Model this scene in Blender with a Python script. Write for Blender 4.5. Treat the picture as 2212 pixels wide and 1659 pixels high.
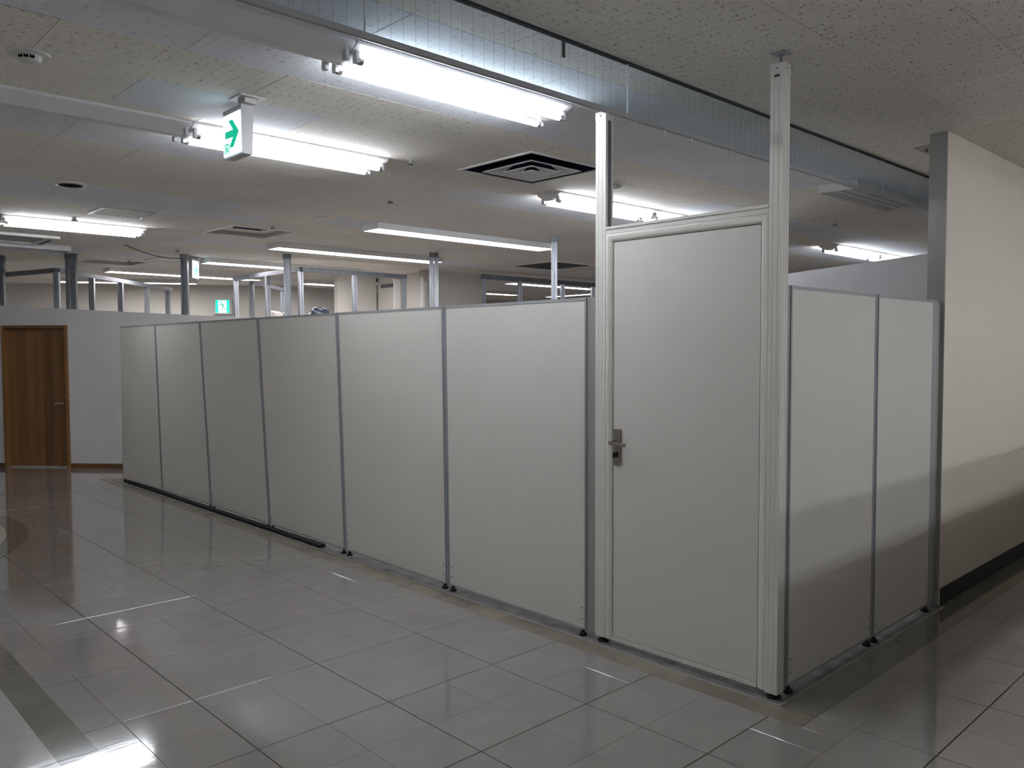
import bpy, math, random
from mathutils import Matrix, Vector
random.seed(7)
for o in list(bpy.data.objects): bpy.data.objects.remove(o)
SC = bpy.context.scene
COL = SC.collection
# ------------------------------------------------------------------ camera, world, exposure
IW, IH, FPX = 2212.0, 1659.0, 1766.0
YAW, PITCH, ROLL = 0.8112, -0.0435, -0.0028
CAM = Vector((-3.195, -2.276, 1.5201))
_d = Vector((math.cos(YAW)*math.cos(PITCH), math.sin(YAW)*math.cos(PITCH), math.sin(PITCH)))
_r0 = Vector((math.sin(YAW), -math.cos(YAW), 0)); _u0 = _r0.cross(_d)
_c, _s = math.cos(ROLL), math.sin(ROLL)
RIGHT = _c*_r0 + _s*_u0; UP = -_s*_r0 + _c*_u0; FWD = _d
cd = bpy.data.cameras.new('camera'); cam = bpy.data.objects.new('camera', cd); COL.objects.link(cam)
cd.sensor_width = 36.0; cd.sensor_fit = 'HORIZONTAL'; cd.lens = 36.0*FPX/IW; cd.clip_start = 0.05; cd.clip_end = 200
cam.matrix_world = Matrix(((RIGHT.x, UP.x, -FWD.x, CAM.x), (RIGHT.y, UP.y, -FWD.y, CAM.y), (RIGHT.z, UP.z, -FWD.z, CAM.z), (0, 0, 0, 1)))
SC.camera = cam
w = bpy.data.worlds.new('world'); SC.world = w; w.use_nodes = True
w.node_tree.nodes['Background'].inputs[0].default_value = (0.8, 0.85, 1.0, 1)
w.node_tree.nodes['Background'].inputs[1].default_value = 0.02
vs = SC.view_settings
vs.view_transform = 'Standard'; vs.look = 'None'; vs.gamma = 1.0; vs.use_curve_mapping = False
vs.exposure = 0.95
TUBE = 18.0      # radiance of a lit fluorescent tube
LENS = 12.0       # radiance of a lit diffuser lens
ZC = 2.76        # ceiling height

def ray(px, py):
    return (RIGHT*((px-IW/2)/FPX) - UP*((py-IH/2)/FPX) + FWD)
def onz(px, py, z):
    d = ray(px, py); return CAM + d*((z-CAM.z)/d.z)
def onx(px, py, x):
    d = ray(px, py); return CAM + d*((x-CAM.x)/d.x)
def ony(px, py, y):
    d = ray(px, py); return CAM + d*((y-CAM.y)/d.y)
def proj(p):
    q = Vector(p)-CAM; z = q.dot(FWD)
    if z < .05: return None
    return (IW/2+FPX*q.dot(RIGHT)/z, IH/2-FPX*q.dot(UP)/z, z)

# ------------------------------------------------------------------ materials
MATS = {}
def mat(name, col, rough=.5, metal=0.0, spec=.5, emit=None, estr=0.0, var=0.0, noise=None, bump=None, coat=0.0):
    m = bpy.data.materials.new(name); m.use_nodes = True; MATS[name] = m
    nt = m.node_tree; N = nt.nodes; L = nt.links; b = N['Principled BSDF']
    b.inputs['Roughness'].default_value = rough; b.inputs['Metallic'].default_value = metal
    b.inputs['Specular IOR Level'].default_value = spec; b.inputs['Coat Weight'].default_value = coat
    b.inputs['Coat Roughness'].default_value = .06
    c4 = (col[0], col[1], col[2], 1); b.inputs['Base Color'].default_value = c4
    src = None
    geo = None
    if noise or bump or var:
        geo = N.new('ShaderNodeNewGeometry')
    if noise:   # (scale xyz, amount)
        mp = N.new('ShaderNodeMapping'); mp.inputs['Scale'].default_value = noise[0]; L.new(geo.outputs['Position'], mp.inputs['Vector'])
        nz = N.new('ShaderNodeTexNoise'); nz.inputs['Scale'].default_value = 1.0; nz.inputs['Detail'].default_value = 5; L.new(mp.outputs[0], nz.inputs['Vector'])
        mx = N.new('ShaderNodeMix'); mx.data_type = 'RGBA'; mx.blend_type = 'MULTIPLY'; mx.inputs[0].default_value = 1
        rp = N.new('ShaderNodeMapRange'); rp.inputs['From Min'].default_value = .3; rp.inputs['From Max'].default_value = .7
        rp.inputs['To Min'].default_value = 1-noise[1]; rp.inputs['To Max'].default_value = 1+noise[1]
        L.new(nz.outputs['Fac'], rp.inputs['Value'])
        mx.inputs[6].default_value = c4; L.new(rp.outputs[0], mx.inputs[7]); src = mx.outputs[2]
    if var:
        oi = N.new('ShaderNodeObjectInfo'); rp2 = N.new('ShaderNodeMapRange')
        rp2.inputs['To Min'].default_value = 1-var; rp2.inputs['To Max'].default_value = 1+var; L.new(oi.outputs['Random'], rp2.inputs['Value'])
        mx2 = N.new('ShaderNodeMix'); mx2.data_type = 'RGBA'; mx2.blend_type = 'MULTIPLY'; mx2.inputs[0].default_value = 1
        if src: L.new(src, mx2.inputs[6])
        else: mx2.inputs[6].default_value = c4
        L.new(rp2.outputs[0], mx2.inputs[7]); src = mx2.outputs[2]
    if src: L.new(src, b.inputs['Base Color'])
    if bump:    # (scale xyz, strength, distance)
        mp = N.new('ShaderNodeMapping'); mp.inputs['Scale'].default_value = bump[0]; L.new(geo.outputs['Position'], mp.inputs['Vector'])
        nz = N.new('ShaderNodeTexNoise'); nz.inputs['Scale'].default_value = 1.0; nz.inputs['Detail'].default_value = 3; L.new(mp.outputs[0], nz.inputs['Vector'])
        bp = N.new('ShaderNodeBump'); bp.inputs['Strength'].default_value = bump[1]; bp.inputs['Distance'].default_value = bump[2]
        L.new(nz.outputs['Fac'], bp.inputs['Height']); L.new(bp.outputs[0], b.inputs['Normal']); L.new(bp.outputs[0], b.inputs['Coat Normal'])
    if emit:
        b.inputs['Emission Color'].default_value = (emit[0], emit[1], emit[2], 1); b.inputs['Emission Strength'].default_value = estr
    return m

def board_mat(name, col, var, depth=.62):
    """gypsum ceiling board with dark worm-like fissures lying along X"""
    m = mat(name, col, .9, spec=.2, noise=((1.1, 1.7, 1), .05), var=var)
    nt = m.node_tree; N = nt.nodes; L = nt.links; b = N['Principled BSDF']
    src = b.inputs['Base Color'].links[0].from_socket
    geo = N.new('ShaderNodeNewGeometry')
    wz = N.new('ShaderNodeTexNoise'); wz.inputs['Scale'].default_value = 26; wz.inputs['Detail'].default_value = 2
    L.new(geo.outputs['Position'], wz.inputs['Vector'])
    wm = N.new('ShaderNodeVectorMath'); wm.operation = 'MULTIPLY_ADD'; wm.inputs[1].default_value = (.03, .022, 0)
    L.new(wz.outputs['Color'], wm.inputs[0]); L.new(geo.outputs['Position'], wm.inputs[2])
    mp = N.new('ShaderNodeMapping'); mp.inputs['Scale'].default_value = (19, 82, 1); L.new(wm.outputs[0], mp.inputs['Vector'])
    vo = N.new('ShaderNodeTexVoronoi'); vo.voronoi_dimensions = '2D'; vo.inputs['Scale'].default_value = 1.0; vo.inputs['Randomness'].default_value = 1
    L.new(mp.outputs[0], vo.inputs['Vector'])
    # only some of the cells carry a fissure, of varying size
    sp = N.new('ShaderNodeSeparateColor'); L.new(vo.outputs['Color'], sp.inputs[0])
    mr = N.new('ShaderNodeMapRange'); mr.inputs['From Min'].default_value = .25; mr.inputs['From Max'].default_value = 1
    mr.inputs['To Min'].default_value = 0; mr.inputs['To Max'].default_value = .25; L.new(sp.outputs[0], mr.inputs['Value'])
    lt = N.new('ShaderNodeMath'); lt.operation = 'SUBTRACT'; L.new(mr.outputs[0], lt.inputs[0]); L.new(vo.outputs['Distance'], lt.inputs[1])
    st = N.new('ShaderNodeMapRange'); st.inputs['From Min'].default_value = 0; st.inputs['From Max'].default_value = .05; L.new(lt.outputs[0], st.inputs['Value'])
    mx = N.new('ShaderNodeMix'); mx.data_type = 'RGBA'; L.new(st.outputs[0], mx.inputs[0]); L.new(src, mx.inputs[6])
    mx.inputs[7].default_value = (col[0]*(1-depth), col[1]*(1-depth*1.02), col[2]*(1-depth*1.05), 1); L.new(mx.outputs[2], b.inputs['Base Color'])
    return m

def wood_mat(name, c1, c2, d):
    m = mat(name, c1, .42, spec=.4, coat=.15); nt = m.node_tree; N = nt.nodes; L = nt.links; b = N['Principled BSDF']
    geo = N.new('ShaderNodeNewGeometry'); mp = N.new('ShaderNodeMapping'); mp.inputs['Scale'].default_value = d; L.new(geo.outputs['Position'], mp.inputs['Vector'])
    nz = N.new('ShaderNodeTexNoise'); nz.inputs['Scale'].default_value = 1; nz.inputs['Detail'].default_value = 6; nz.inputs['Distortion'].default_value = .6
    L.new(mp.outputs[0], nz.inputs['Vector'])
    oi = N.new('ShaderNodeObjectInfo'); ad = N.new('ShaderNodeMath'); ad.operation = 'MULTIPLY_ADD'; ad.inputs[1].default_value = .6; L.new(oi.outputs['Random'], ad.inputs[0]); L.new(nz.outputs['Fac'], ad.inputs[2])
    rp = N.new('ShaderNodeMapRange'); rp.inputs['From Min'].default_value = .35; rp.inputs['From Max'].default_value = 1.1; L.new(ad.outputs[0], rp.inputs['Value'])
    mx = N.new('ShaderNodeMix'); mx.data_type = 'RGBA'; L.new(rp.outputs[0], mx.inputs[0])
    mx.inputs[6].default_value = (*c1, 1); mx.inputs[7].default_value = (*c2, 1); L.new(mx.outputs[2], b.inputs['Base Color'])
    return m

mat('tile', (.285, .268, .249), .09, spec=.55, var=.035, noise=((5, 9, 1), .05), bump=((5, 22, 1), .045, .004), coat=.8)
mat('tile_light', (.45, .425, .405), .09, spec=.55, var=.03, noise=((5, 9, 1), .05), bump=((5, 22, 1), .045, .004), coat=.8)
mat('tile_brown', (.235, .20, .155), .16, spec=.5, var=.12, noise=((6, 6, 1), .16), bump=((2, 8, 1), .10, .003))
mat('tile_olive', (.175, .165, .135), .09, spec=.5, var=.05, noise=((6, 6, 1), .08), bump=((5, 22, 1), .045, .004), coat=.8)
mat('tile_cream', (.50, .45, .34), .16, spec=.5, noise=((9, 9, 1), .08))
mat('grout', (.035, .032, .028), .8)
mat('concrete', (.17, .16, .155), .85, noise=((9, 7, 3), .4), bump=((40, 40, 10), .3, .004))
board_mat('board_old', (.86, .82, .755), .03)
board_mat('board_new', (.81, .83, .87), .03, .42)
board_mat('board_fine', (.85, .805, .745), .03, .30)
board_mat('board_new_fine', (.81, .825, .86), .03, .22)
mat('joint_dark', (.16, .15, .14), .9)
mat('wallpaper', (.72, .66, .575), .8, spec=.25, noise=((70, 70, 70), .05), bump=((160, 160, 160), .35, .002))
mat('wall_end_paint', (.36, .37, .33), .28, spec=.5, noise=((6, 6, 3), .04), bump=((60, 60, 60), .12, .001))
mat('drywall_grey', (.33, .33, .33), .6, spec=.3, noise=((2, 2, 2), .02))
mat('wall_paint', (.60, .59, .58), .6, spec=.3, noise=((2, 2, 2), .02))
mat('wall_beige', (.70, .67, .63), .75, spec=.25, noise=((1.5, 1.5, 1.5), .03))
mat('wall_plain', (.75, .73, .70), .8)
mat('black_vinyl', (.012, .012, .014), .35, spec=.45)
mat('panel_white', (.68, .65, .60), .38, spec=.4, noise=((3, 3, 2), .012))
mat('ivory', (.70, .68, .62), .38, spec=.45)
mat('ivory_groove', (.30, .29, .27), .5)
mat('alu_grey', (.38, .385, .39), .42, metal=.15)
mat('alu_bar', (.42, .45, .50), .35, metal=.25)
mat('alu_dull', (.33, .325, .31), .45, metal=.1)  # own dull grey of the fillers, packing strip and edge flange
mat('alu_bright', (.62, .62, .61), .3, metal=.75)
mat('seam_dark', (.025, .025, .028), .7)
mat('screw', (.30, .30, .29), .4, metal=.6)
mat('rubber', (.008, .008, .008), .55)
mat('bronze', (.27, .235, .205), .36, metal=.55, noise=((60, 60, 8), .12))
mat('bronze_dark', (.07, .058, .05), .35, metal=.6)
mat('rail_shade', (.36, .36, .37), .45, spec=.4)  # white rail's unlit side: its shade is put into this grey
mat('fixture_white', (.74, .74, .75), .4, spec=.4)
mat('holder', (.60, .60, .60), .45)
mat('tube_cap', (.55, .55, .57), .25, metal=.8)
mat('tube_lit', (.9, .9, .9), .4, emit=(.88, .93, 1.0), estr=TUBE)
mat('lens_lit', (.9, .9, .9), .5, emit=(1.0, .97, .98), estr=LENS)
mat('lens_off', (.44, .45, .45), .4)
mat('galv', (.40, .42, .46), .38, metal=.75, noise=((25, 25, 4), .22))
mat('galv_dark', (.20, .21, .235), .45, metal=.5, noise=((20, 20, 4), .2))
mat('duct_dark', (.022, .03, .06), .8, spec=.2)
mat('duct_grey', (.12, .125, .13), .6)
mat('vent_white', (.82, .81, .79), .5)
mat('vent_grille', (.13, .135, .15), .6)
mat('vent_panel', (.50, .47, .43), .6)
mat('sign_body', (.52, .51, .50), .5)
mat('sign_face', (.8, .9, .95), .3, emit=(.62, .90, 1.0), estr=.85)
mat('sign_green', (.0, .30, .17), .4, emit=(.0, .42, .24), estr=.55)
mat('sign_green_bright', (.0, .35, .2), .4, emit=(.0, .75, .42), estr=.8)
mat('detector', (.66, .65, .62), .4)
mat('black', (.006, .006, .006), .95, spec=.05)
mat('tape_white', (.72, .71, .69), .6)
mat('tape_grey', (.07, .07, .07), .6)
mat('bag_plastic', (.05, .06, .09), .2, spec=.6, noise=((30, 30, 30), .8))
mat('white_plastic', (.72, .66, .66), .4)
mat('leaf', (.07, .26, .04), .5)
wood_mat('door_wood', (.125, .057, .022), (.225, .108, .042), (9, 9, .8))
wood_mat('frame_wood', (.165, .075, .026), (.235, .115, .040), (9, 9, .8))
wood_mat('base_wood', (.08, .035, .015), (.17, .085, .035), (6, 6, 30))
# thin wired glass: mostly clear with a mirror-like Fresnel reflection
gm = bpy.data.materials.new('curtain_glass'); gm.use_nodes = True; MATS['curtain_glass'] = gm
nt = gm.node_tree; N = nt.nodes; L = nt.links; N.remove(N['Principled BSDF'])
tr = N.new('ShaderNodeBsdfTransparent'); tr.inputs[0].default_value = (.87, .92, .95, 1)
gl = N.new('ShaderNodeBsdfGlossy'); gl.inputs['Roughness'].default_value = .05
fr = N.new('ShaderNodeFresnel'); fr.inputs['IOR'].default_value = 1.5
df = N.new('ShaderNodeBsdfDiffuse'); df.inputs[0].default_value = (.42, .50, .58, 1)
gg = N.new('ShaderNodeNewGeometry'); iv = N.new('ShaderNodeMath'); iv.operation = 'SUBTRACT'; iv.inputs[0].default_value = 1; L.new(gg.outputs['Backfacing'], iv.inputs[1])
fm = N.new('ShaderNodeMath'); fm.operation = 'MULTIPLY'; L.new(fr.outputs[0], fm.inputs[0]); L.new(iv.outputs[0], fm.inputs[1])
ms = N.new('ShaderNodeMixShader'); L.new(fm.outputs[0], ms.inputs[0]); L.new(tr.outputs[0], ms.inputs[1]); L.new(gl.outputs[0], ms.inputs[2])
m2 = N.new('ShaderNodeMixShader'); m2.inputs[0].default_value = .022; L.new(ms.outputs[0], m2.inputs[1]); L.new(df.outputs[0], m2.inputs[2])
L.new(m2.outputs[0], N['Material Output'].inputs[0])

# ------------------------------------------------------------------ mesh helpers
LOC = {}
def link(name, data, parent, loc):
    o = bpy.data.objects.new(name, data); COL.objects.link(o)
    base = LOC[parent] if parent else Vector((0, 0, 0))
    o.location = Vector(loc)-base; LOC[o] = Vector(loc)
    if parent: o.parent = parent
    return o
class MB:
    def __init__(s): s.v = []; s.f = []
    def add(s, vs, fs):
        n = len(s.v); s.v += [Vector(p) for p in vs]; s.f += [tuple(i+n for i in f) for f in fs]; return s
    def box(s, x0, x1, y0, y1, z0, z1):
        if x0 > x1: x0, x1 = x1, x0
        if y0 > y1: y0, y1 = y1, y0
        if z0 > z1: z0, z1 = z1, z0
        return s.add([(x0, y0, z0), (x1, y0, z0), (x1, y1, z0), (x0, y1, z0), (x0, y0, z1), (x1, y0, z1), (x1, y1, z1), (x0, y1, z1)],
                     [(3, 2, 1, 0), (4, 5, 6, 7), (0, 1, 5, 4), (1, 2, 6, 5), (2, 3, 7, 6), (3, 0, 4, 7)])
    def obox(s, o, a, b, c):   # origin and three edge vectors (a x b = c direction)
        o, a, b, c = map(Vector, (o, a, b, c))
        return s.add([o, o+a, o+a+b, o+b, o+c, o+a+c, o+a+b+c, o+b+c],
                     [(3, 2, 1, 0), (4, 5, 6, 7), (0, 1, 5, 4), (1, 2, 6, 5), (2, 3, 7, 6), (3, 0, 4, 7)])
    def prism(s, pts, ext):    # closed polygon of 3-D points, extruded by vector ext
        n = len(pts); e = Vector(ext); P = [Vector(p) for p in pts]
        return s.add(P+[p+e for p in P], [tuple(range(n-1, -1, -1)), tuple(range(n, 2*n))]+[(i, (i+1) % n, n+(i+1) % n, n+i) for i in range(n)])
    def cyl(s, p0, p1, r, n=12, r1=None, cap=True):
        p0, p1 = Vector(p0), Vector(p1); d = (p1-p0).normalized(); r1 = r if r1 is None else r1
        a = d.orthogonal().normalized(); b = d.cross(a); A = []; B = []
        for i in range(n):
            t = 2*math.pi*i/n; k = a*math.cos(t)+b*math.sin(t); A.append(p0+k*r); B.append(p1+k*r1)
        fs = [(i, (i+1) % n, n+(i+1) % n, n+i) for i in range(n)]
        if cap: fs += [tuple(range(n-1, -1, -1)), tuple(range(n, 2*n))]
        return s.add(A+B, fs)
    def lathe(s, c, prof, n=24):   # prof = [(r, z)] round a vertical axis at c
        c = Vector(c); vs = []; fs = []
        for r, z in prof:
            for i in range(n):
                t = 2*math.pi*i/n; vs.append(c+Vector((r*math.cos(t), r*math.sin(t), z)))
        for k in range(len(prof)-1):
            for i in range(n): fs.append((k*n+i, k*n+(i+1) % n, (k+1)*n+(i+1) % n, (k+1)*n+i))
        fs += [tuple(range(n-1, -1, -1)), tuple(range((len(prof)-1)*n, len(prof)*n))]
        return s.add(vs, fs)
    def path(s, pts, r, n=6):
        for a, b in zip(pts[:-1], pts[1:]): s.cyl(a, b, r, n)
        return s
    def warp(s, fn): s.v = [Vector(fn(p)) for p in s.v]; return s
    def build(s, name, m, parent=None, loc=None, smooth=False, bevel=0, fix=False):
        if loc is None: loc = LOC[parent] if parent else Vector((0, 0, 0))
        loc = Vector(loc); me = bpy.data.meshes.new(name); me.from_pydata([tuple(p-loc) for p in s.v], [], s.f)
        me.materials.append(MATS[m]); me.update()
        if fix:
            import bmesh
            b = bmesh.new(); b.from_mesh(me); bmesh.ops.recalc_face_normals(b, faces=b.faces); b.to_mesh(me); b.free()
        if smooth:
            for p in me.polygons: p.use_smooth = True
            try: me.set_sharp_from_angle(angle=math.radians(35))
            except Exception: pass
        o = link(name, me, parent, loc)
        if bevel:
            bv = o.modifiers.new('bevel', 'BEVEL'); bv.width = bevel; bv.segments = 2; bv.limit_method = 'ANGLE'
        return o
def tag(o, label, cat, group=None):
    o['label'] = label; o['category'] = cat
    if group: o['group'] = group
    return o
def thing(name, loc, label, cat, group=None):
    return tag(link(name, None, None, loc), label, cat, group)
def struct(o, label=None):
    o['kind'] = 'structure'
    if label: o['label'] = label
    return o
def stuff(o): o['kind'] = 'stuff'; return o

# ------------------------------------------------------------------ floor
FX0, FX1, FY0, FY1 = -7.0, 15.0, -8.0, 19.0
floor = struct(MB().box(FX0, FX1, FY0, FY1, -.08, -.004).build('floor', 'grout'), 'grey waxed vinyl tile floor')
BX, BY, BYE = -.145, -.74, 8.03          # outer edge of the brown border round the booth
TX, TY, TYE = -.032, -.588, 7.94         # metal edge strip
MB().box(TX, FX1, TY, FY1, -.004, -.0015).build('concrete_slab', 'concrete', floor)
def tile_mesh(w, h, m, cache={}):
    k = (round(w, 4), round(h, 4), m)
    if k not in cache:
        b = .0012; X, Y = w/2, h/2
        vs = [(-X+b, -Y+b, 0), (X-b, -Y+b, 0), (X-b, Y-b, 0), (-X+b, Y-b, 0), (-X, -Y, -.001), (X, -Y, -.001), (X, Y, -.001), (-X, Y, -.001), (-X, -Y, -.004), (X, -Y, -.004), (X, Y, -.004), (-X, Y, -.004)]
        fs = [(0, 1, 2, 3)]+[(4+i, 4+(i+1) % 4, (i+1) % 4, i) for i in range(4)]+[(8+i, 8+(i+1) % 4, 4+(i+1) % 4, 4+i) for i in range(4)]
        me = bpy.data.meshes.new('floor_tile'); me.from_pydata(vs, [], fs); me.materials.append(MATS[m]); cache[k] = me
    return cache[k]
def gap(i): return .0020 if i % 2 == 0 else .0004
rects = []
T = .3
for i in range(int(FX0/T)-1, int(FX1/T)+1):
    for j in range(int(FY0/T)-1, int(FY1/T)+1):
        x0, x1, y0, y1 = i*T+gap(i), (i+1)*T-gap(i+1), j*T+gap(j), (j+1)*T-gap(j+1)
        if x0 < FX0 or x1 > FX1 or y0 < FY0 or y1 > FY1: continue
        if x1 <= BX or y1 <= BY or (y0 >= BYE and x0 < .9): rects.append((x0, x1, y0, y1)); continue
        if y0 >= BYE: continue
        if x0 < BX: rects.append((x0, BX-.001, y0, y1))
        if y0 < BY: rects.append((max(x0, BX), x1, y0, BY-.001))
        if y1 > BYE and x0 < .9: rects.append((max(x0, BX), x1, BYE+.001, y1))
vis = []; hid = []
for r in rects:
    c = ((r[0]+r[1])/2, (r[2]+r[3])/2, 0); p = proj(c)
    ok = p and -60 < p[0] < IW+60 and 0 < p[1] < IH+60
    if ok and c[0] > 1.9 and c[1] > -.56: ok = False
    if ok and c[0] > .2 and c[1] > 1: ok = False
    (vis if ok else hid).append((p[2] if p else 99, r))
vis.sort(key=lambda t: t[0])
for k, (_, r) in enumerate(vis[:232]):
    x0, x1, y0, y1 = r
    link('floor_tile', tile_mesh(x1-x0, y1-y0, 'tile'), floor, ((x0+x1)/2, (y0+y1)/2, 0))
far = MB()
for _, r in vis[232:]+hid:
    x0, x1, y0, y1 = r; far.add([(x0, y0, 0), (x1, y0, 0), (x1, y1, 0), (x0, y1, 0)], [(0, 1, 2, 3)])
stuff(far.build('distant_floor_tiles', 'tile', floor))
# brown border tiles round the booth
def slab(name, x0, x1, y0, y1, m, zt=0.0, zb=-.004):
    return MB().box(x0, x1, y0, y1, zb, zt).build(name, m, floor, loc=((x0+x1)/2, (y0+y1)/2, 0))
ys = [BY]+[-.75+.3*k for k in range(1, 30)]+[BYE]
ys = [y for y in ys if BY <= y <= BYE]
for a, b in zip(ys[:-1], ys[1:]): slab('border_tile', BX, TX, a+.0005, b-.0005, 'tile_brown')
xs = [TX+.0005]+[.3*k for k in range(1, 26)]
for k, (a, b) in enumerate(zip(xs[:-1], xs[1:])):
    slab('border_tile', a, b-.001, BY, TY if a < 1.85 else -.562, 'tile_olive')
slab('border_tile', TX, .9, TYE, BYE, 'tile_brown')
# olive strip and curved inlay on the open side
for k in range(-20, 14):
    y = 1.315+.2965*k
    slab('inlay_strip_tile', -2.380, -2.243, y+.0006, y+.2959, 'tile_olive', .0008, 0)
    if y < 3.6: slab('pale_tile', -2.68, -2.3806, y+.0006, y+.2959, 'tile_light', .0008, 0); slab('pale_tile', -2.98, -2.6806, y+.0006, y+.2959, 'tile_light', .0008, 0)
def ringpart(name, cx, cy, r0, r1, m, zt):
    n = 72; b = MB(); vs = []
    for i in range(n):
        t = 2*math.pi*i/n
        for r in (r0, r1):
            for z in (0, zt): vs.append((cx+r*math.cos(t), cy+r*math.sin(t), z))
    fs = []
    for i in range(n):
        a, c = 4*i, 4*((i+1) % n)
        fs += [(a+1, a+3, c+3, c+1), (a+2, c+2, c+3, a+3), (a, a+1, c+1, c)]
    return b.add(vs, fs).build(name, m, floor)
ringpart('ring_inlay', -3.65, 5.88, 2.085, 2.225, 'tile_olive', .0012)
ringpart('ring_joint', -3.65, 5.88, 2.080, 2.085, 'grout', .0011)
ringpart('ring_joint', -3.65, 5.88, 2.225, 2.229, 'grout', .0011)
MB().lathe((-3.65, 5.88, 0), [(2.08, 0), (2.08, .0012)], 72).build('disc_inlay', 'tile_cream', floor)
# metal edge strip: a flat flange with a thin raised lip
tb = MB()
tb.box(TX-.003, TX, TY-.003, TYE+.003, -.002, .006).box(TX, 1.88, TY-.003, TY, -.002, .006).box(TX, .9, TYE, TYE+.003, -.002, .006)
trm = struct(tb.build('trim_1', 'alu_bright'), 'metal edge strip round the booth floor')
MB().box(TX, TX+.012, TY, TYE, -.0015, .002).box(TX+.012, 1.88, TY, TY+.012, -.0015, .002).box(TX+.012, .9, TYE-.012, TYE, -.0015, .002).build('edge_flange', 'alu_dull', trm)

# ------------------------------------------------------------------ ceiling
WELLS = [(.835, 1.765, .343), (.800, 5.96, .335), (.735, 10.05, .345)]
def subtract(r):
    out = [r]
    for cx, cy, h in WELLS:
        nxt = []
        for x0, x1, y0, y1 in out:
            a, b, c, d = max(x0, cx-h), min(x1, cx+h), max(y0, cy-h), min(y1, cy+h)
            if a >= b or c >= d: nxt.append((x0, x1, y0, y1)); continue
            for q in ((x0, a, y0, y1), (b, x1, y0, y1), (a, b, y0, c), (a, b, d, y1)):
                if q[1]-q[0] > 1e-5 and q[3]-q[2] > 1e-5: nxt.append(q)
        out = nxt
    return out
ceiling = struct(MB().box(FX0, FX1, FY0, FY1, ZC+.2, ZC+.3).build('ceiling', 'joint_dark'), 'fissured gypsum board ceiling')
PX_, PY_ = .9350, .4700
def board_mesh(w, h, m, cache={}):
    k = (round(w, 3), round(h, 3), m)
    if k not in cache:
        me = bpy.data.meshes.new('ceiling_board'); X, Y = w/2, h/2; b = .0015
        vs = [(-X+b, -Y+b, 0), (X-b, -Y+b, 0), (X-b, Y-b, 0), (-X+b, Y-b, 0), (-X, -Y, .0015), (X, -Y, .0015), (X, Y, .0015), (-X, Y, .0015), (-X, -Y, .006), (X, -Y, .006), (X, Y, .006), (-X, Y, .006)]
        fs = [(3, 2, 1, 0)]+[(i, (i+1) % 4, 4+(i+1) % 4, 4+i) for i in range(4)]+[(4+i, 4+(i+1) % 4, 8+(i+1) % 4, 8+i) for i in range(4)]
        me.from_pydata(vs, [], fs); me.materials.append(MATS[m]); cache[k] = me
    return cache[k]
cb = []
for r in range(-18, 40):
    y0 = .213+PY_*r; y1 = y0+PY_
    if y0 < FY0 or y1 > FY1: continue
    off = -1.80 if r % 2 else -1.334
    for i in range(-7, 20):
        x0 = off+PX_*i; x1 = x0+PX_
        if x0 < FX0 or x1 > FX1: continue
        new = r in (0, 1, 5, 9, 10, 14, 18, 19, 23)
        if r == 1 and x0 > 2.2: new = False
        if r == 5 and -.9 < x0 < .9: new = False
        if r == 3: new = abs(x0+1.80) < .05 or x0 > 2.8
        if r in (9, 10) and x0 > -.1: new = r == 9 and 1.0 < x0 < 2.6
        if r in (14, 18, 19, 23): new = (i*7+r) % 3 != 0
        cb.append((x0+.0012, x1-.0012, y0+.0010, y1-.0010, ('board_new' if new else 'board_old') if r < 3 else ('board_new_fine' if new else 'board_fine')))
vis = []; hid = []
for c in cb:
    x, y = (c[0]+c[1])/2, (c[2]+c[3])/2; p = proj((x, y, ZC))
    ok = p and -150 < p[0] < IW+150 and -150 < p[1] < 640
    if ok and (x > 1.9 and y < -.5 and p[0] > 2212): ok = False
    (vis if ok else hid).append((p[2] if p else 99, c))
vis.sort(key=lambda t: t[0])
for _, c in vis[:270]:
    pieces = subtract(c[:4])
    if len(pieces) == 1 and pieces[0] == tuple(c[:4]):
        link('ceiling_board', board_mesh(c[1]-c[0], c[3]-c[2], c[4]), ceiling, ((c[0]+c[1])/2, (c[2]+c[3])/2, ZC))
    elif pieces:
        pb = MB()
        for q in pieces: pb.box(*q, ZC, ZC+.006)
        pb.build('ceiling_board', c[4], ceiling, loc=((c[0]+c[1])/2, (c[2]+c[3])/2, ZC))
for nm in ('board_old', 'board_new', 'board_fine', 'board_new_fine'):
    b = MB()
    for _, c in vis[270:]+hid:
        if c[4] == nm: b.add([(c[0], c[2], ZC), (c[0], c[3], ZC), (c[1], c[3], ZC), (c[1], c[2], ZC)], [(0, 1, 2, 3)])
    stuff(b.build('distant_ceiling_boards', nm, ceiling))

# ------------------------------------------------------------------ walls
WX, WYF, WYB = 1.892, -.560, -.460
wr = struct(MB().box(WX+.004, FX1, WYF, WYB, 0, ZC).build('wall_right', 'wallpaper'), 'beige textured wallpaper wall running off beside the booth')
MB().box(WX, WX+.004, WYF+.002, WYB, 0, ZC).build('end_cover', 'wall_end_paint', wr)
MB().box(WX-.002, WX+.006, WYF-.002, WYF+.003, .0, ZC).build('corner_bead', 'wallpaper', wr)
struct(MB().box(WX+.006, FX1, WYF-.006, WYF, 0, .102).build('baseboard_right', 'black_vinyl'), 'black vinyl baseboard of the wallpaper wall')
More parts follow.
